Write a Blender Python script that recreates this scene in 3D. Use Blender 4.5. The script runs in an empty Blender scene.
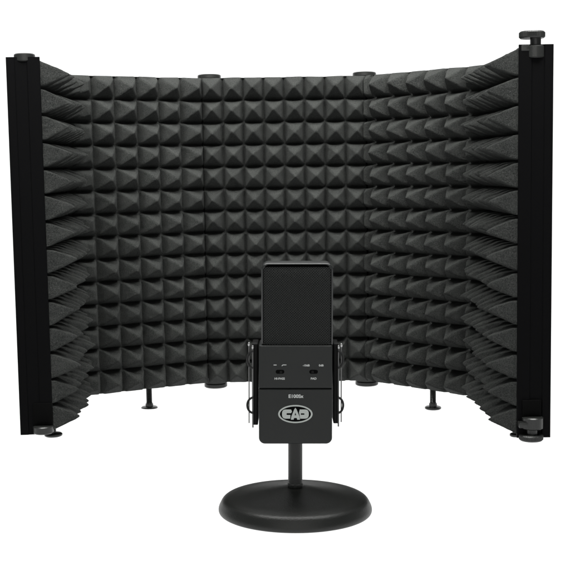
import bpy, bmesh, math, random
from mathutils import Vector, Matrix, noise

random.seed(7)
R = math.radians
scene = bpy.context.scene
COL = scene.collection

# ------------------------------------------------------------------ camera
F = 1136.4            # focal length in photo pixels (570 px wide)
PITCH = R(4.405)
CAMH = 0.246
cam_d = bpy.data.cameras.new('camera')
cam = bpy.data.objects.new('camera', cam_d)
COL.objects.link(cam)
cam.location = (0, 0, CAMH)
cam.rotation_euler = (R(90) - PITCH, 0, 0)
cam_d.sensor_width = 36
cam_d.lens = F / 570 * 36
cam_d.clip_start = 0.02
cam_d.clip_end = 60
scene.camera = cam


def at(px, py, Y):
    """photo pixel at distance Y -> world point"""
    c, s = math.cos(PITCH), math.sin(PITCH)
    k = (285 - py) / F
    z = Y * (k * c - s) / (c + k * s)
    d = Y * c - z * s
    return Vector(((px - 285) / F * d, Y, z + CAMH))


# --------------------------------------------------------------- materials
def new_mat(name):
    m = bpy.data.materials.new(name)
    m.use_nodes = True
    nt = m.node_tree
    b = nt.nodes['Principled BSDF']
    return m, nt, b


def mat_plain(name, col, rough=0.5, metal=0.0, spec=0.5, bump=0.0, bscale=900, var=0.0):
    m, nt, b = new_mat(name)
    b.inputs['Base Color'].default_value = (*col, 1)
    b.inputs['Roughness'].default_value = rough
    b.inputs['Metallic'].default_value = metal
    b.inputs['Specular IOR Level'].default_value = spec
    tc = nt.nodes.new('ShaderNodeTexCoord')
    n = nt.nodes.new('ShaderNodeTexNoise')
    n.inputs['Scale'].default_value = bscale
    n.inputs['Detail'].default_value = 3
    nt.links.new(tc.outputs['Object'], n.inputs['Vector'])
    if bump:
        bp = nt.nodes.new('ShaderNodeBump')
        bp.inputs['Strength'].default_value = bump
        bp.inputs['Distance'].default_value = 0.0004
        nt.links.new(n.outputs['Fac'], bp.inputs['Height'])
        nt.links.new(bp.outputs['Normal'], b.inputs['Normal'])
    if var:
        n2 = nt.nodes.new('ShaderNodeTexNoise')
        n2.inputs['Scale'].default_value = 60
        n2.inputs['Detail'].default_value = 6
        nt.links.new(tc.outputs['Object'], n2.inputs['Vector'])
        mr = nt.nodes.new('ShaderNodeMapRange')
        mr.inputs['To Min'].default_value = rough - var
        mr.inputs['To Max'].default_value = rough + var
        nt.links.new(n2.outputs['Fac'], mr.inputs['Value'])
        nt.links.new(mr.outputs['Result'], b.inputs['Roughness'])
    return m


def mat_foam():
    m, nt, b = new_mat('acoustic foam')
    N, L = nt.nodes, nt.links
    tc = N.new('ShaderNodeTexCoord')
    n1 = N.new('ShaderNodeTexNoise'); n1.inputs['Scale'].default_value = 900; n1.inputs['Detail'].default_value = 5; n1.inputs['Roughness'].default_value = 0.7
    n2 = N.new('ShaderNodeTexNoise'); n2.inputs['Scale'].default_value = 45; n2.inputs['Detail'].default_value = 5
    v = N.new('ShaderNodeTexVoronoi'); v.inputs['Scale'].default_value = 2600
    for n in (n1, n2, v):
        L.new(tc.outputs['Object'], n.inputs['Vector'])
    ad = N.new('ShaderNodeMath'); ad.operation = 'ADD'
    L.new(n1.outputs['Fac'], ad.inputs[0]); L.new(v.outputs['Distance'], ad.inputs[1])
    bp = N.new('ShaderNodeBump'); bp.inputs['Strength'].default_value = 0.9; bp.inputs['Distance'].default_value = 0.0006
    L.new(ad.outputs[0], bp.inputs['Height'])
    L.new(bp.outputs['Normal'], b.inputs['Normal'])
    mx = N.new('ShaderNodeMath'); mx.operation = 'MULTIPLY_ADD'
    mx.inputs[1].default_value = 2.2; mx.inputs[2].default_value = -0.85
    L.new(n1.outputs['Fac'], mx.inputs[0])
    m2 = N.new('ShaderNodeMath'); m2.operation = 'MULTIPLY_ADD'; m2.inputs[1].default_value = 0.5
    L.new(n2.outputs['Fac'], m2.inputs[0]); L.new(mx.outputs[0], m2.inputs[2])
    cr = N.new('ShaderNodeValToRGB')
    cr.color_ramp.elements[0].position = 0.2; cr.color_ramp.elements[0].color = (*FOAM_LO, 1)
    cr.color_ramp.elements[1].position = 0.85; cr.color_ramp.elements[1].color = (*FOAM_HI, 1)
    L.new(m2.outputs[0], cr.inputs['Fac'])
    L.new(cr.outputs['Color'], b.inputs['Base Color'])
    b.inputs['Roughness'].default_value = 0.95
    b.inputs['Specular IOR Level'].default_value = 0.15
    b.inputs['Sheen Weight'].default_value = 0.03
    b.inputs['Sheen Roughness'].default_value = 0.5
    b.inputs['Sheen Tint'].default_value = (0.6, 0.62, 0.6, 1)
    return m


FOAM_LO = (0.0085, 0.0094, 0.0092)
FOAM_HI = (0.0400, 0.0418, 0.0395)
M_FOAM = mat_foam()
M_PANEL = mat_plain('black anodised aluminium', (0.0014, 0.0014, 0.0016), 0.6, 0.0, 0.04, 0.15, 1200, 0.08)
M_PERF = mat_plain('black perforated back', (0.006, 0.006, 0.006), 0.6, 0.0, 0.15, 0.1)
M_HARD = mat_plain('black moulded plastic', (0.011, 0.0115, 0.011), 0.30, 0.0, 0.35, 0.25, 700, 0.08)
M_STEEL = mat_plain('worn steel', (0.14, 0.14, 0.14), 0.4, 1.0, 0.5, 0.05, 500, 0.08)
M_PIN = mat_plain('polished steel', (0.4, 0.4, 0.4), 0.3, 1.0, 0.5)
M_BODY = mat_plain('satin charcoal paint', (0.0072, 0.0083, 0.0080), 0.46, 0.0, 0.28, 0.22, 2600, 0.06)
M_BAND = mat_plain('semi gloss charcoal paint', (0.0085, 0.0098, 0.0095), 0.30, 0.0, 0.6, 0.1, 1500, 0.05)
M_MESH = mat_plain('black woven grille', (0.013, 0.014, 0.0135), 0.40, 0.3, 0.4, 0.1, 2000, 0.08)
M_IRON = mat_plain('black powder coated iron', (0.0062, 0.0067, 0.0058), 0.40, 0.0, 0.38, 0.45, 1100, 0.05)
M_INK = mat_plain('pale grey print', (0.46, 0.47, 0.465), 0.6, 0.0, 0.3)
M_BADGE = mat_plain('brushed silver emblem', (0.34, 0.36, 0.345), 0.5, 0.15, 0.5, 0.2, 900, 0.1)
M_DARK = mat_plain('flat black', (0.0015, 0.0015, 0.0015), 0.6, 0.0, 0.03)
M_ARM = mat_plain('black painted steel', (0.003, 0.003, 0.003), 0.4, 0.0, 0.1, 0.2, 900, 0.08)
M_CORD = mat_plain('black elastic cord', (0.004, 0.004, 0.004), 0.7, 0.0, 0.4, 0.6, 1800)


def mat_sweep():
    # white sheet made translucent so added lamps below and behind wash out shadows
    m, nt, b = new_mat('white backlit sheet')
    N, L = nt.nodes, nt.links
    out = N['Material Output']
    N.remove(b)
    d = N.new('ShaderNodeBsdfDiffuse'); d.inputs['Color'].default_value = (0.93, 0.93, 0.925, 1)
    t = N.new('ShaderNodeBsdfTranslucent'); t.inputs['Color'].default_value = (0.93, 0.93, 0.925, 1)
    mx = N.new('ShaderNodeMixShader'); mx.inputs[0].default_value = 0.90
    L.new(d.outputs[0], mx.inputs[1]); L.new(t.outputs[0], mx.inputs[2])
    L.new(mx.outputs[0], out.inputs['Surface'])
    return m


M_SWEEP = mat_sweep()


# ----------------------------------------------------------------- helpers
def link(name, me, mat, parent=None, smooth=False, inv=None):
    o = bpy.data.objects.new(name, me)
    COL.objects.link(o)
    if mat is not None and not me.materials:
        me.materials.append(mat)
    if smooth:
        me.polygons.foreach_set('use_smooth', [True] * len(me.polygons))
    if parent is not None:
        o.parent = parent
    return o


def build(name, bm, mat, parent=None, smooth=False, sharp=35):
    bmesh.ops.recalc_face_normals(bm, faces=bm.faces)
    me = bpy.data.meshes.new(name)
    bm.to_mesh(me)
    bm.free()
    o = link(name, me, mat, parent)
    if smooth:
        me.polygons.foreach_set('use_smooth', [True] * len(me.polygons))
        me.set_sharp_from_angle(angle=R(sharp))
    return o


def empty(name, loc, label, cat):
    o = bpy.data.objects.new(name, None)
    COL.objects.link(o)
    o.location = loc
    o['label'] = label
    o['category'] = cat
    return o


def add_box(bm, c, size, bevel=0.0, seg=2, rz=0.0):
    r = bmesh.ops.create_cube(bm, size=1.0)
    vs = r['verts']
    bmesh.ops.scale(bm, vec=size, verts=vs)
    if rz:
        bmesh.ops.rotate(bm, cent=(0, 0, 0), matrix=Matrix.Rotation(rz, 3, 'Z'), verts=vs)
    bmesh.ops.translate(bm, vec=c, verts=vs)
    if bevel:
        es = list({e for v in vs for e in v.link_edges})
        bmesh.ops.bevel(bm, geom=es, offset=bevel, segments=seg, affect='EDGES', profile=0.5)


def add_lathe(bm, prof, c=(0, 0, 0), n=48, knurl=0.0, krange=None):
    """prof: list of (r, z) bottom to top; closed by caps at both ends"""
    rings = []
    for r, z in prof:
        ring = []
        for k in range(n):
            a = 2 * math.pi * k / n
            rr = r
            if knurl and krange and krange[0] <= z <= krange[1] and k % 2:
                rr = r - knurl
            ring.append(bm.verts.new((c[0] + rr * math.cos(a), c[1] + rr * math.sin(a), c[2] + z)))
        rings.append(ring)
    for a, b in zip(rings, rings[1:]):
        for k in range(n):
            bm.faces.new((a[k], a[(k + 1) % n], b[(k + 1) % n], b[k]))
    bm.faces.new(rings[0][::-1])
    bm.faces.new(rings[-1])


def add_tube(bm, pts, rad, n=10, closed=False):
    pts = [Vector(p) for p in pts]
    m = len(pts)
    rings = []
    up = None
    for i, p in enumerate(pts):
        if closed:
            t = (pts[(i + 1) % m] - pts[i - 1]).normalized()
        else:
            t = (pts[min(i + 1, m - 1)] - pts[max(i - 1, 0)]).normalized()
        if up is None:
            up = t.orthogonal().normalized()
        up = (up - t * up.dot(t)).normalized()
        sd = t.cross(up)
        rings.append([bm.verts.new(p + rad * (math.cos(2 * math.pi * k / n) * up + math.sin(2 * math.pi * k / n) * sd)) for k in range(n)])
    for i in range(m if closed else m - 1):
        a, b = rings[i], rings[(i + 1) % m]
        for k in range(n):
            bm.faces.new((a[k], a[(k + 1) % n], b[(k + 1) % n], b[k]))
    if not closed:
        bm.faces.new(rings[0][::-1])
        bm.faces.new(rings[-1])


def add_prism(bm, poly, z0, z1):
    a = [bm.verts.new((x, y, z0)) for x, y in poly]
    b = [bm.verts.new((x, y, z1)) for x, y in poly]
    n = len(poly)
    bm.faces.new(a[::-1]); bm.faces.new(b)
    for k in range(n):
        bm.faces.new((a[k], a[(k + 1) % n], b[(k + 1) % n], b[k]))


# ----------------------------------------------------------- seamless sweep
def make_sweep():
    prof = [(-2.5, 0.0), (0.0, 0.0), (2.6, 0.0)]
    r = 1.2
    for k in range(1, 17):
        a = k / 16 * math.pi / 2
        prof.append((2.6 + r * math.sin(a), r - r * math.cos(a)))
    prof.append((3.8, 3.4))
    bm = bmesh.new()
    rows = []
    for y, z in prof:
        rows.append([bm.verts.new((x, y, z)) for x in (-3.2, -1.5, 0, 1.5, 3.2)])
    for a, b in zip(rows, rows[1:]):
        for k in range(4):
            bm.faces.new((a[k], a[k + 1], b[k + 1], b[k]))
    me = bpy.data.meshes.new('floor')
    bm.to_mesh(me); bm.free()
    o = link('floor', me, M_SWEEP, smooth=True)
    o['kind'] = 'structure'
    o['label'] = 'plain white seamless studio surface under and behind everything'
    return o


make_sweep()

# ------------------------------------------------------------- foam shield
P = 0.0254
NROW = 14
H = NROW * P
SH_LOC = Vector((0, 1.2, CAMH - 0.2204))
shield = empty('isolation_shield', SH_LOC,
               'wide black folding five panel microphone shield lined with pyramid foam behind the microphone', 'acoustic shield')
shield.rotation_euler = (0.0249, -R(0.870), 0)
SH_M = Matrix.Translation(SH_LOC) @ shield.rotation_euler.to_matrix().to_4x4()
SH_I = SH_M.inverted()

PTS = [Vector(p) for p in ((-0.2262, 1.0927), (-0.2350, 1.2580), (-0.0906, 1.3323),
                           (0.0981, 1.3306), (0.2155, 1.2155), (0.2169, 1.0492))]
PTS = [Vector((p.x, p.y - SH_LOC.y)) for p in PTS]
FT = 0.013      # foam backing thickness
PH = 0.0255     # pyramid height
PT = 0.031      # total frame depth


def loc(px, py, Y):
    return SH_I @ at(px, py, Y)


def dirs(i):
    a, b = PTS[i], PTS[i + 1]
    d = (b - a)
    W = d.length
    d = d / W
    n = Vector((d.y, -d.x))       # towards the inside of the shield (camera side)
    return a, d, n, W


PITCHES = (0.0250, 0.0262, None, 0.0262, 0.0250)


def foam(i, start, parent):
    """start: where the pyramid grid begins, in pitches"""
    a, d, n, W = dirs(i)
    lim = []
    for j, sgn in ((i - 1, 1), (i + 1, -1)):
        if 0 <= j <= 4:
            _, d2, _, _ = dirs(j)
            ang = abs(d.angle(d2))
            half = (math.pi - ang) / 2
            if {i, j} in ({0, 1}, {3, 4}):   # wing cones crowd over their neighbour's
                half = half + R(13) if i in (0, 4) else half - R(26)
            lim.append(math.tan(half))
        else:
            lim.append(None)
    wing = i in (0, 4)          # the two outer leaves are cut a little deeper and rougher
    K = 26 if wing else 18
    p = PITCHES[i] or W / 8
    if start is None:                 # a grid line falls on the far edge
        start = math.ceil(W / p) - W / p
    nu = int(round(W / p * K))
    nv = NROW * K
    apex = {}
    rnd = random.Random(31 + i)

    def hgt(s, t):
        # slight wander of the cutting lines
        q = Vector((s * 28 + i * 9.1, t * 28, 0.3))
        su = s / p + start + 0.022 * noise.noise(q)
        tv = t / P + 0.022 * noise.noise(q + Vector((5.2, 1.3, 7.7)))
        cu, cv = math.floor(su), math.floor(tv)
        cv = min(max(cv, 0), NROW - 1)
        if (cu, cv) not in apex:
            j = 0.13 if wing else 0.07
            apex[(cu, cv)] = (rnd.uniform(-j, j), rnd.uniform(-j, j), rnd.uniform(.86, 1.06) if wing else rnd.uniform(.91, 1.03), rnd.uniform(0.02, 0.08) + (0.04 if wing else 0))
        ax, ay, sc, rd = apex[(cu, cv)]
        u = (su - cu) * 2 - 1
        v = (tv - cv) * 2 - 1
        u = (u - ax) / (1 - ax) if u > ax else (u - ax) / (1 + ax)
        v = (v - ay) / (1 - ay) if v > ay else (v - ay) / (1 + ay)
        au, av = min(abs(u), 1), min(abs(v), 1)
        m = (au ** 24 + av ** 24) ** (1 / 24)
        m = math.sqrt(m * m + rd * rd)
        x = max(0.0, min(1.0, (0.98 - m) / 0.98))
        # slightly bulging faces and a knife-cut trench between the pyramids
        # no trench along the outer edges of the sheet
        if s < 0.3 * p or s > W - 0.3 * p:
            au = 0
        if (cv == NROW - 1 and v > 0) or (cv == 0 and v < 0):
            av = 0
        mt = ((au * (1.15 if wing else 1.04)) ** 24 + (av * (1.0 if wing else 0.96)) ** 24) ** (1 / 24)
        w = max(0.0, min(1.0, (mt - (0.87 if wing else 0.78) + 0.05 * noise.noise(Vector((s * 90, t * 90, i * 2.0)))) / (0.10 if wing else 0.13)))
        w = w * w * (3 - 2 * w)
        h = (0.0295 if wing else 0.0235) * sc * x - (0.0085 if wing else 0.0062) * w
        k = 1.7 if wing else 1.0
        h += k * 0.0005 * noise.noise(Vector((s * 210, t * 210, i * 3.0)))
        h += k * 0.00045 * noise.noise(Vector((s * 560, t * 560, i * 5.0)))
        return h

    bm = bmesh.new()
    grid = []
    for c in range(nu + 1):
        s = W * c / nu
        colv = []
        for r in range(nv + 1):
            t = H * r / nv
            h = hgt(s, t)
            if c in (0, nu) or r in (0, nv):
                h = max(h, -0.003)
            if lim[0] is not None:
                h = min(h, s * lim[0] * 0.98 - 0.0002)
            if lim[1] is not None:
                h = min(h, (W - s) * lim[1] * 0.98 - 0.0002)
            h = max(h, -0.0105)
            w = a + d * s + n * h
            # the foam edges are not perfectly straight
            z = t
            if r == nv:
                z += 0.0005 * noise.noise(Vector((s * 40, h * 80, 2.0 + i)))
            if r == 0:
                z += 0.0005 * noise.noise(Vector((s * 40, h * 80, 9.0 + i)))
            colv.append(bm.verts.new((w.x, w.y, z)))
        grid.append(colv)
    for c in range(nu):
        for r in range(nv):
            bm.faces.new((grid[c][r], grid[c + 1][r], grid[c + 1][r + 1], grid[c][r + 1]))
    # closing sides and back
    ring = [grid[c][0] for c in range(nu + 1)] + [grid[nu][r] for r in range(1, nv + 1)] + \
           [grid[c][nv] for c in range(nu - 1, -1, -1)] + [grid[0][r] for r in range(nv - 1, 0, -1)]
    backs = []
    for v in ring:
        s = (Vector((v.co.x, v.co.y)) - a).dot(d)
        w = a + d * s - n * FT
        backs.append(bm.verts.new((w.x, w.y, v.co.z)))
    m = len(ring)
    for k in range(m):
        bm.faces.new((ring[k], backs[k], backs[(k + 1) % m], ring[(k + 1) % m]))
    bm.faces.new(backs)
    o = build('foam_wedge_sheet', bm, M_FOAM, parent, smooth=True, sharp=70)
    return o


def panel(i, start):
    a, d, n, W = dirs(i)
    ang = math.atan2(d.y, d.x)
    # tray behind the foam
    bm = bmesh.new()
    g0 = 0.002 if i not in (0,) else 0.0135
    g1 = 0.002 if i not in (4,) else 0.0135
    if i > 0: g0 = 0.004
    if i < 4: g1 = 0.004
    mid = a + d * ((W + g0 - g1) / 2) - n * (FT + 0.0005 + (PT - FT) / 2)
    add_box(bm, (mid.x, mid.y, H / 2), (W - g0 - g1, PT - FT - 0.002, H - 0.006), 0.0015, 2, ang)
    # rear vents: raised slats in the tray's back
    for k in range(7):
        z = H * (k + 1) / 8
        q = a + d * (W / 2) - n * (PT + 0.0008)
        add_box(bm, (q.x, q.y, z), (W * 0.7, 0.003, 0.012), 0.001, 1, ang)
    o = build('panel', bm, M_PERF, shield, smooth=True)
    foam(i, start, o)
    return o


panels = []
for i, st in enumerate((0.0, None, 0.0, 0.62, None)):
    panels.append(panel(i, st))


# end stiles: channel profile that closes the two free edges
def stile(i, end):
    a, d, n, W = dirs(i)
    sgn = 1 if end == 0 else -1
    e = (a if end == 0 else a + d * W)
    dd = d * sgn                      # pointing into the panel
    def pt(u, v):                     # u along panel, v outward from the foam base
        w = e + dd * u - n * v
        return (w.x, w.y)
    prof = [pt(-0.0015, -0.0004), pt(-0.0020, 0.0002), pt(-0.0020, 0.0110), pt(-0.0013, 0.0118), pt(-0.0013, 0.0225),
            pt(-0.0021, 0.0232), pt(-0.0021, PT - 0.0006), pt(-0.0015, PT),
            pt(0.012, PT), pt(0.012, FT + 0.0005), pt(0.0004, FT + 0.0005), pt(0.0004, -0.0004)]
    bm = bmesh.new()
    add_prism(bm, prof, -0.003, H + 0.003)
    return build('stile', bm, M_PANEL, panels[i])


stile(0, 0)
stile(4, 1)

# hinge posts with wide caps in the four folds
for i in (1, 2, 3, 4):
    _, _, n1, _ = dirs(i - 1)
    _, _, n2, _ = dirs(i)
    nb = (n1 + n2).normalized()
    q = PTS[i] - nb * 0.026
    if i in (2, 3):
        q = Vector((-0.0835 if i == 2 else 0.0985, PTS[i].y + 0.0255))
    bm = bmesh.new()
    add_lathe(bm, [(0.0065, -0.001), (0.0065, H - 0.0035)], (q.x, q.y, 0), 24)
    post = build('hinge_post', bm, M_PANEL, shield, smooth=True)
    bm = bmesh.new()
    q2 = PTS[i] - nb * (FT + 0.004)
    add_box(bm, (q2.x, q2.y, H / 2), (0.020, 0.003, H - 0.004), 0.0006, 1, math.atan2(nb.y, nb.x) + R(90))
    build('hinge_leaf', bm, M_PERF, post)
    if i in (1, 4):
        continue
    for z0, sg in ((H - 0.0030, 1), (-0.0012, -1)):
        bm = bmesh.new()
        r = 0.0138
        prof = [(0.009, 0), (r, 0.0006), (r, 0.0028), (r - 0.001, 0.0036), (r, 0.0044), (r, 0.0078), (r - 0.0012, 0.0088), (0.004, 0.0088)]
        if sg < 0:
            prof = [(rr, -zz) for rr, zz in prof][::-1]
        add_lathe(bm, prof, (q.x, q.y, z0), 40)
        build('hinge_cap', bm, M_HARD, post, smooth=True)


def disc_foot(px, ytop, ybot, Y, rs, rd, th, name='foot', zmin=None, parent=None):
    """levelling foot: threaded shaft and a round pad"""
    p0 = loc(px, ybot, Y)
    p1 = loc(px, ytop, Y)
    c = (p0.x, p0.y, p0.z)
    L = p1.z - p0.z
    bm = bmesh.new()
    prof = [(rd - 0.0012, 0), (rd, 0.0008), (rd, th - 0.0008), (rd - 0.001, th), (rs * 1.25, th + 0.0005), (rs * 1.25, th + 0.0035), (rs, th + 0.0038)]
    z = th + 0.005
    while z < L - 0.001:
        prof += [(rs, z), (rs * 0.86, z + 0.0006)]
        z += 0.0013
    prof.append((rs, L))
    add_lathe(bm, prof, c, 32)
    return build(name, bm, M_HARD, parent or shield, smooth=True, sharp=50)


disc_foot(149.5, 388, 409, 1.318, 0.0036, 0.0096, 0.0030)
disc_foot(433.0, 380, 409, 1.270, 0.0036, 0.0092, 0.0030)


# corner clamps on the free edges
def clamp(px, ytop, ybot, Y, r, tab=None):
    p0 = loc(px, ybot, Y); p1 = loc(px, ytop, Y)
    hgt = p1.z - p0.z
    bm = bmesh.new()
    add_lathe(bm, [(r - 0.001, 0), (r, 0.0009), (r, hgt - 0.0009), (r - 0.001, hgt)], p0, 40)
    o = build('corner_clamp', bm, M_HARD, shield, smooth=True)
    return o, p0, p1


def thumbscrew(parent, px, ytop, ybot, Y, r, knurl=True):
    p0 = loc(px, ybot, Y); p1 = loc(px, ytop, Y)
    h = p1.z - p0.z
    bm = bmesh.new()
    add_lathe(bm, [(r - 0.0012, 0), (r, 0.0012), (r, h - 0.0012), (r - 0.0012, h), (r * 0.5, h + 0.0004)], p0, 96, 0.0005 if knurl else 0, (0.001, h - 0.001))
    return build('thumbscrew', bm, M_HARD, parent, smooth=True, sharp=30)


def shaft(parent, px, ytop, ybot, Y, r):
    p0 = loc(px, ybot, Y); p1 = loc(px, ytop, Y)
    bm = bmesh.new()
    add_lathe(bm, [(r, 0), (r, p1.z - p0.z)], p0, 24)
    return build('screw_shaft', bm, M_HARD, parent, smooth=True)


# right, top and bottom
YR = 1.046
o, p0, p1 = clamp(534.5, 46, 58.5, YR, 0.0098)
shaft(o, 535.5, 38, 47, YR, 0.0050)
thumbscrew(o, 532, 31.5, 38.5, YR, 0.0118)
bm = bmesh.new()
q = loc(524.5, 48.5, YR - 0.003)
add_box(bm, q, (0.008, 0.010, 0.0055), 0.0008)
build('clamp_tab', bm, M_HARD, o, smooth=True)
o, p0, p1 = clamp(532.5, 416.5, 428.5, YR, 0.0098)
shaft(o, 532, 427, 434, YR, 0.0052)
thumbscrew(o, 531, 434, 440, YR, 0.0113)
bm = bmesh.new()
q = loc(522.5, 424.5, YR - 0.003)
add_box(bm, q, (0.008, 0.010, 0.0050), 0.0008)
build('clamp_tab', bm, M_HARD, o, smooth=True)
disc_foot(515, 424, 436.5, 1.075, 0.0020, 0.0050, 0.0032)
# left
YL = 1.090
o, p0, p1 = clamp(24.7, 54, 62.0, YL, 0.0100)
bm = bmesh.new()
q = loc(25.5, 64.5, YL - 0.002)
add_box(bm, q, (0.006, 0.006, 0.0045), 0.0006)
build('clamp_tab', bm, M_HARD, o, smooth=True)
o, p0, p1 = clamp(43.5, 425.5, 433, YL, 0.0098)
disc_foot(53.5, 424, 436, 1.105, 0.0022, 0.0088, 0.0030)

# recessed latch plates at both ends of each stile
def latch(corners, Y):
    (x0, y0), (x1, y1) = corners
    a = loc(x0, y0, Y); b = loc(x1, y1, Y)
    bm = bmesh.new()
    add_box(bm, ((a.x + b.x) / 2, (a.y + b.y) / 2, (a.z + b.z) / 2), (abs(b.x - a.x), 0.004, abs(a.z - b.z)), 0.0007)
    build('latch_plate', bm, M_DARK, shield, smooth=True)


latch(((15, 64), (36, 86)), 1.0905)
latch(((33, 403), (53, 425)), 1.0905)
latch(((527, 59), (543, 78)), 1.0465)
latch(((522, 400), (541, 416)), 1.0465)

def chaikin(p, it=2):
    for _ in range(it):
        q = [p[0]]
        for a, b in zip(p, p[1:]):
            q.append((a[0] * .75 + b[0] * .25, a[1] * .75 + b[1] * .25))
            q.append((a[0] * .25 + b[0] * .75, a[1] * .25 + b[1] * .75))
        q.append(p[-1])
        p = q
    return p


# --------------------------------------------------------- microphone stand
YS = 0.876
bc = at(295.5, 512, YS)
XB = bc.x - 0.0002
stand = empty('microphone_stand', (XB, YS, 0),
              'short black desktop stand with round domed base and thin stem carrying the microphone', 'microphone stand')
bm = bmesh.new()
add_lathe(bm, chaikin([(0.0575, 0.0), (0.0593, 0.0005), (0.0602, 0.0022), (0.0600, 0.0045), (0.0588, 0.0072), (0.0572, 0.0102), (0.0546, 0.0121), (0.0500, 0.0132), (0.043, 0.0139), (0.034, 0.0153), (0.024, 0.0170), (0.015, 0.0186), (0.0085, 0.0194), (0.003, 0.0196)]), (0, 0, 0), 128)
build('base', bm, M_IRON, stand, smooth=True, sharp=60)
bm = bmesh.new()
add_lathe(bm, [(0.0057, 0.0195), (0.0060, 0.0200), (0.0060, 0.0225), (0.0056, 0.0230), (0.0056, 0.115), (0.0070, 0.1155), (0.0070, 0.128), (0.006, 0.129)], (0, 0, 0), 40)
build('stem', bm, M_IRON, stand, smooth=True)

# cradle: a back plate and two side arms, with elastic cords and pins
YM = 0.849
HD = 0.018


def sl(px, py, Y):          # stand-local point
    w = at(px, py, Y)
    return Vector((w.x - XB, w.y - YS, w.z))


zt = sl(295, 343, YM).z
zb = sl(295, 425, YM).z
cradle_bm = bmesh.new()
xl0, xr0 = sl(254.2, 380, YM).x, sl(336.8, 380, YM).x
add_box(cradle_bm, ((xl0 + xr0) / 2, 0.869 + 0.0012 + 0.004 - YS - 0.0035, 0.120), (xr0 - xl0, 0.0022, 0.018), 0.0006)
cradle = build('cradle', cradle_bm, M_ARM, stand, smooth=True)


def arm(px0, px1, ptop, pbot, y0, y1, mat, name='cradle_arm'):
    ymid = (y0 + y1) / 2
    a = sl(px0, ptop, y0); b = sl(px1, ptop, y0)
    c = sl(px0, pbot, y0)
    bm = bmesh.new()
    add_box(bm, ((a.x + b.x) / 2, ymid - YS, (a.z + c.z) / 2), (abs(b.x - a.x), y1 - y0, a.z - c.z), min(0.0005, abs(b.x - a.x) * .3), 2)
    return build(name, bm, mat, cradle, smooth=True)


arm(251.8, 257.9, 344, 425, 0.839, 0.867, M_ARM)
arm(333.6, 338.8, 344, 423.5, 0.839, 0.867, M_ARM)
for px, pt_, pb in ((252.9, 347, 427.5), (338.4, 347, 426.5), (249.1, 344, 423), (341.2, 345, 422)):
    a = sl(px, pt_, 0.837); b = sl(px, pb, 0.837)
    bm = bmesh.new()
    add_tube(bm, [a, (a + b) / 2, b], 0.00045 if px in (249.1, 341.2) else 0.0006, 10)
    build('support_rod', bm, M_STEEL, cradle, smooth=True)
    bm = bmesh.new()
    c = a + Vector((0, -0.0012, 0))
    bmesh.ops.create_uvsphere(bm, u_segments=16, v_segments=10, radius=0.0012, matrix=Matrix.Translation(c) @ Matrix.Diagonal((0.8, 0.8, 1.3, 1)))
    build('pin_head', bm, M_PIN, cradle, smooth=True)
for sx in (-1, 1):
    def cord(pc, rx, py0, py1):
        pts = []
        for k in range(15):
            t = -math.pi / 2 + math.pi * k / 14
            px = pc + sx * rx * math.cos(t)
            py = (py0 + py1) / 2 - (py1 - py0) / 2 * math.sin(t)
            pts.append(sl(px, py, 0.835))
        bm = bmesh.new()
        add_tube(bm, pts, 0.00085, 8)
        build('elastic_cord', bm, M_CORD, cradle, smooth=True)
    cord(253.5 if sx < 0 else 337.6, 6.2 if sx < 0 else 5.6, 397.5, 413)
    cord(253.0 if sx < 0 else 338.0, 5.6 if sx < 0 else 5.2, 351, 368)

# --------------------------------------------------------------- microphone
YF = YM - HD                      # front plane of the housing
mo = at(295.5, 444, YF)
XM = mo.x
mic = empty('condenser_microphone', (XM, YM, mo.z),
            'upright black side address studio microphone with mesh grille and silver oval emblem', 'microphone')


def ml(px, py, Y=YF):
    w = at(px, py, Y)
    return Vector((w.x - XM, w.y - YM, w.z - mo.z))


def rounded_rect(w, h, r, n=8, cx=0, cy=0, top=True, bot=True):
    pts = []
    for (sx, sy, a0, on) in ((1, -1, -90, bot), (1, 1, 0, top), (-1, 1, 90, top), (-1, -1, 180, bot)):
        rr = r if on else 0.0004
        for k in range(n + 1):
            a = R(a0 + 90 * k / n)
            pts.append((cx + sx * (w / 2 - rr) + rr * math.cos(a), cy + sy * (h / 2 - rr) + rr * math.sin(a)))
    return pts


def slab(bm, x0, x1, z0, z1, y0, y1, r, bev, top=True, bot=True, seg=3):
    """rounded rectangle in x-z, extruded along y, front and back edges bevelled"""
    poly = rounded_rect(x1 - x0, z1 - z0, r, 8, (x0 + x1) / 2, (z0 + z1) / 2, top, bot)
    cx, cz = (x0 + x1) / 2, (z0 + z1) / 2
    rings = []
    prof = []
    for k in range(seg + 1):
        a = math.pi / 2 * k / seg
        prof.append((y0 + bev * (1 - math.sin(a)), bev * (1 - math.cos(a))))
    prof = prof[::-1]
    prof2 = [(y1 - (y - y0), ins) for y, ins in prof[::-1]]
    hw, hh = (x1 - x0) / 2, (z1 - z0) / 2
    for y, ins in prof + prof2:
        rings.append([bm.verts.new((cx + (x - cx) * (hw - ins) / hw, y, cz + (z - cz) * (hh - ins) / hh)) for x, z in poly])
    n = len(poly)
    for a, b in zip(rings, rings[1:]):
        for k in range(n):
            bm.faces.new((a[k], a[(k + 1) % n], b[(k + 1) % n], b[k]))
    bm.faces.new(rings[0][::-1])
    bm.faces.new(rings[-1])


HW = ml(332.3, 400).x
z_seam = ml(295, 388.7).z
z_top = ml(295, 345.6).z
bm = bmesh.new()
slab(bm, -HW, HW, 0, z_seam - 0.00018, -HD, HD, 0.0045, 0.0012, top=False)
low = build('lower_housing', bm, M_BODY, mic, smooth=True, sharp=40)
bm = bmesh.new()
slab(bm, -HW, HW, z_seam + 0.00018, z_top, -HD, HD, 0.0012, 0.0012, bot=False)
upp = build('upper_housing', bm, M_BODY, mic, smooth=True, sharp=40)
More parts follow.
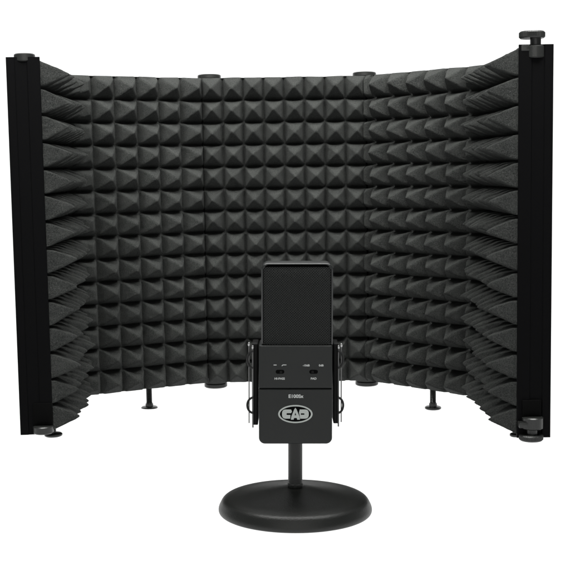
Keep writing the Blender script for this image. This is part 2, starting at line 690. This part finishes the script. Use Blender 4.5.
# inner core hidden behind the seam
bm = bmesh.new()
add_box(bm, (0, 0, z_seam), (2 * HW - 0.0016, 2 * HD - 0.0016, 0.004), 0)
build('gasket', bm, M_DARK, low)

# grille head: a bezel ring and woven mesh inside it
gx0, gx1 = ml(261.2, 300).x, ml(333.2, 300).x
gc = (gx0 + gx1) / 2
z_g = at(295, 263.2, YF).z - mo.z
GY0 = -HD + 0.0022
bm = bmesh.new()
# solid core of the head (behind the mesh)
slab(bm, gx0 + 0.0016, gx1 - 0.0016, z_top, z_g - 0.0020, GY0 + 0.0030, -GY0 - 0.0030, 0.0035, 0.001, bot=False)
head = build('grille_head', bm, M_DARK, mic, smooth=True)


# outer hoop: the band that wraps round the head's edge
bm = bmesh.new()
polyo = rounded_rect(gx1 - gx0, z_g - z_top, 0.0050, 10, gc, (z_g + z_top) / 2, True, False)
hw, hh = (gx1 - gx0) / 2, (z_g - z_top) / 2
czz = (z_g + z_top) / 2
rings = []
arc = [(GY0 + 0.0006 + 0.0016 * (1 - math.cos(R(q))), 0.0016 * (1 - math.sin(R(q)))) for q in (20, 35, 50, 65, 80, 90)]
for y, ins in [(GY0 + 0.0035, 0.0012), (GY0 + 0.0008, 0.0012)] + arc + [(-y_, i_) for y_, i_ in arc[::-1]] + [(-GY0 - 0.0008, 0.0012), (-GY0 - 0.0035, 0.0012)]:
    rings.append([bm.verts.new((gc + (x - gc) * (hw - ins) / hw, y, czz + (z - czz) * (hh - ins) / hh)) for x, z in polyo])
n = len(polyo)
for a, b in zip(rings, rings[1:] + rings[:1]):
    for k in range(n):
        bm.faces.new((a[k], a[(k + 1) % n], b[(k + 1) % n], b[k]))
build('grille_band', bm, M_BAND, head, smooth=True, sharp=40)


def weave(name, sgn):
    """woven wire cloth, gently bowed outward"""
    x0, x1, z0, z1 = gx0 + 0.0016, gx1 - 0.0016, z_top + 0.0003, z_g - 0.0030
    step = 0.0019                       # diagonal cell
    nx, nz = 230, 270
    bm = bmesh.new()
    rows = []
    for j in range(nz + 1):
        z = z0 + (z1 - z0) * j / nz
        row = []
        for i in range(nx + 1):
            x = x0 + (x1 - x0) * i / nx
            a = (x + z) / step * math.pi
            b = (x - z) / step * math.pi
            w1 = math.cos(a) ** 2
            w2 = math.cos(b) ** 2
            over = 0.5 + 0.5 * math.sin(a) * math.sin(b)
            h = max(w1 ** 1.2 * (0.72 + 0.28 * over), w2 ** 1.2 * (1 - 0.28 * over))
            u = (x - gc) / (x1 - x0) * 2; v = (z - (z0 + z1) / 2) / (z1 - z0) * 2
            bow = 0.0011 * (1 - u ** 8) * (1 - max(0, v) ** 8)
            row.append(bm.verts.new((x, sgn * (GY0 + 0.0020 - bow - 0.0010 * h), z)))
        rows.append(row)
    for a, b in zip(rows, rows[1:]):
        for k in range(nx):
            bm.faces.new((a[k], a[k + 1], b[k + 1], b[k]))
    return build(name, bm, M_MESH, head, smooth=True, sharp=180)


weave('woven_mesh', 1)


# printed lettering and emblem
def text(s, px, py, size_px, name, parent, bold=0.0, sx=1.0):
    cu = bpy.data.curves.new(name, 'FONT')
    cu.body = s
    cu.align_x = 'CENTER'; cu.align_y = 'CENTER'
    k = 0.000745
    cu.size = size_px * k
    cu.offset = bold * k
    cu.extrude = 0.00004
    tmp = bpy.data.objects.new(name, cu)
    COL.objects.link(tmp)
    bpy.context.view_layer.update()
    me = bpy.data.meshes.new_from_object(tmp.evaluated_get(bpy.context.evaluated_depsgraph_get()))
    bpy.data.objects.remove(tmp)
    p = ml(px, py)
    me.transform(Matrix.Translation((p.x, -HD - 0.00006, p.z)) @ Matrix.Rotation(R(90), 4, 'X') @ Matrix.Diagonal((sx, 1, 1, 1)))
    me.materials.clear()
    return link(name, me, M_INK, parent)


text('E100Sx', 295.8, 396.4, 4.7, 'model_lettering', low, 0.13, 1.06)
text('HI-PASS', 279.6, 378.7, 2.9, 'switch_lettering', upp, 0.07, 1.05)
text('PAD', 313.6, 378.7, 2.9, 'switch_lettering', upp, 0.07, 1.05)
text('-10dB', 306.2, 365.5, 2.7, 'switch_lettering', upp, 0.07, 1.05)
text('0dB', 321.2, 365.5, 2.7, 'switch_lettering', upp, 0.07, 1.1)


def line_mark(pts, name, parent, w=0.26):
    bm = bmesh.new()
    k = 0.000745
    for (a, b) in zip(pts, pts[1:]):
        pa, pb = ml(*a), ml(*b)
        dx, dz = pb.x - pa.x, pb.z - pa.z
        L = math.hypot(dx, dz)
        nx_, nz_ = -dz / L * w * k, dx / L * w * k
        vs = [bm.verts.new((x, -HD - 0.00008, z)) for x, z in ((pa.x + nx_, pa.z + nz_), (pa.x - nx_, pa.z - nz_), (pb.x - nx_, pb.z - nz_), (pb.x + nx_, pb.z + nz_))]
        vb = [bm.verts.new((v.co.x, -HD + 0.0001, v.co.z)) for v in vs]
        bm.faces.new(vs); bm.faces.new(vb[::-1])
        for q in range(4):
            bm.faces.new((vs[q], vs[(q + 1) % 4], vb[(q + 1) % 4], vb[q]))
    build(name, bm, M_INK, parent)


line_mark([(273.6, 365.0), (276.6, 365.0)], 'response_mark', upp, 0.38)
line_mark([(281.8, 366.0), (282.8, 364.9), (286.4, 364.9)], 'response_mark', upp, 0.34)

# slide switches: recessed slot with a small lever
for px, side in ((280.0, 0.8), (313.6, -0.8)):
    c = ml(px, 371.8)
    bm = bmesh.new()
    slab(bm, c.x - 0.0032, c.x + 0.0032, c.z - 0.0015, c.z + 0.0015, -HD - 0.00012, -HD + 0.001, 0.00145, 0.0001)
    sw = build('switch', bm, M_DARK, upp, smooth=True)
    bm = bmesh.new()
    add_box(bm, (c.x + side * 0.0009, -HD - 0.0006, c.z), (0.0020, 0.0014, 0.0017), 0.0002)
    build('switch_lever', bm, M_ARM, sw, smooth=True)


def shape2d(polys, name, mat, parent, px, py, depth=0.00012, off=0.0):
    cu = bpy.data.curves.new(name, 'CURVE')
    cu.dimensions = '2D'; cu.fill_mode = 'BOTH'
    cu.extrude = depth
    for poly in polys:
        sp = cu.splines.new('POLY')
        sp.points.add(len(poly) - 1)
        for q, (x, y) in zip(sp.points, poly):
            q.co = (x * 0.000745, y * 0.000745, 0, 1)
        sp.use_cyclic_u = True
    tmp = bpy.data.objects.new(name, cu)
    COL.objects.link(tmp)
    bpy.context.view_layer.update()
    me = bpy.data.meshes.new_from_object(tmp.evaluated_get(bpy.context.evaluated_depsgraph_get()))
    bpy.data.objects.remove(tmp)
    p = ml(px, py)
    me.transform(Matrix.Translation((p.x, -HD - depth - off, p.z)) @ Matrix.Rotation(R(90), 4, 'X'))
    me.materials.clear()
    return link(name, me, mat, parent)


def ell(rx, ry, n=64, cx=0, cy=0):
    return [(cx + rx * math.cos(2 * math.pi * k / n), cy + ry * math.sin(2 * math.pi * k / n)) for k in range(n)]


EX, EY = 295.4, 414.0
shape2d([ell(16.2, 8.4)], 'emblem_field', M_DARK, low, EX, EY, 0.00005)
ring_ = shape2d([ell(17.1, 9.1), ell(15.4, 7.7)], 'emblem', M_BADGE, low, EX, EY, 0.00016)


def halfround(sx):
    out = []
    for k in range(25):
        a = R(90 + 180 * k / 24)
        ca, sa = math.cos(a), math.sin(a)
        out.append((-9.0 + 4.3 * (abs(ca) ** 0.7) * (1 if ca > 0 else -1), 4.6 * (abs(sa) ** 0.8) * (1 if sa > 0 else -1)))
    return [(x * sx, y) for x, y in out]


cpoly = halfround(1) + [(-5.2, -4.6), (-4.9, -0.9), (-8.2, -0.9), (-8.9, -0.35), (-8.9, 0.35), (-8.2, 0.9), (-4.3, 0.9), (-3.4, 2.6), (-4.3, 4.6)]
dpoly = [(-x, y) for x, y in (halfround(1) + [(-4.6, -4.6), (-4.2, -1.2), (-3.6, 1.6), (-4.3, 4.6)])]
dhole = [(8.6, 0.75), (5.4, 0.75), (5.4, -0.75), (8.6, -0.75), (9.2, 0)]
apoly = [(0, 6.3), (1.2, 4.6), (4.0, -2.4), (4.5, -5.6), (1.8, -5.6), (1.3, -3.9), (-1.3, -3.9), (-1.8, -5.6), (-4.5, -5.6), (-4.0, -2.4), (-1.2, 4.6)]
ahole = [(0, 1.6), (0.8, -1.2), (-0.8, -1.2)]
shape2d([cpoly], 'emblem_letter', M_BADGE, ring_, EX, EY, 0.00014)
shape2d([apoly, ahole], 'emblem_letter', M_BADGE, ring_, EX, EY, 0.00018)
shape2d([dpoly, dhole], 'emblem_letter', M_BADGE, ring_, EX, EY, 0.00014)

# ----------------------------------------------------------------- lighting
world = bpy.data.worlds.new('World')
scene.world = world
world.use_nodes = True
bg = world.node_tree.nodes['Background']
bg.inputs['Color'].default_value = (0.95, 1, 1, 1)
bg.inputs['Strength'].default_value = 0.22


def area(name, loc_, target, sx, sy, power, col=(1, 1, 1), spread=180):
    l = bpy.data.lights.new(name, 'AREA')
    l.shape = 'RECTANGLE'; l.size = sx; l.size_y = sy
    l.energy = power; l.color = col; l.spread = R(spread)
    o = bpy.data.objects.new(name, l)
    COL.objects.link(o)
    o.location = loc_
    v = Vector(target) - Vector(loc_)
    o.rotation_euler = v.to_track_quat('-Z', 'Y').to_euler()
    return o


area('key_softbox', (0, 0.86, 0.90), (0, 1.33, 0.50), 1.1, 0.30, 11, (1.0, 1.0, 0.97), 105)
area('overhead_softbox', (0, 0.84, 0.98), (0, 1.1, 0.2), 1.2, 0.30, 13, (1.0, 1.0, 0.98))
area('added_front_fill', (0, -0.05, 0.42), (0, 1.1, 0.22), 1.0, 0.5, 1.9, (1.0, 0.985, 0.95))  # added fill near the camera, brightens the outer panels
area('added_under_light', (0, 1.2, -0.5), (0, 1.2, 0), 7.0, 7.5, 190)  # added light below the floor, keeps it white and shadowless
area('added_back_light', (0, 4.6, 1.6), (0, 3.8, 1.5), 7.0, 4.0, 130)  # added light behind the sweep, whitens the background

scene.view_settings.view_transform = 'Standard'
scene.view_settings.look = 'None'
scene.view_settings.exposure = 0.0
scene.view_settings.gamma = 1.0
scene.cycles.max_bounces = 8
scene.cycles.use_denoising = True
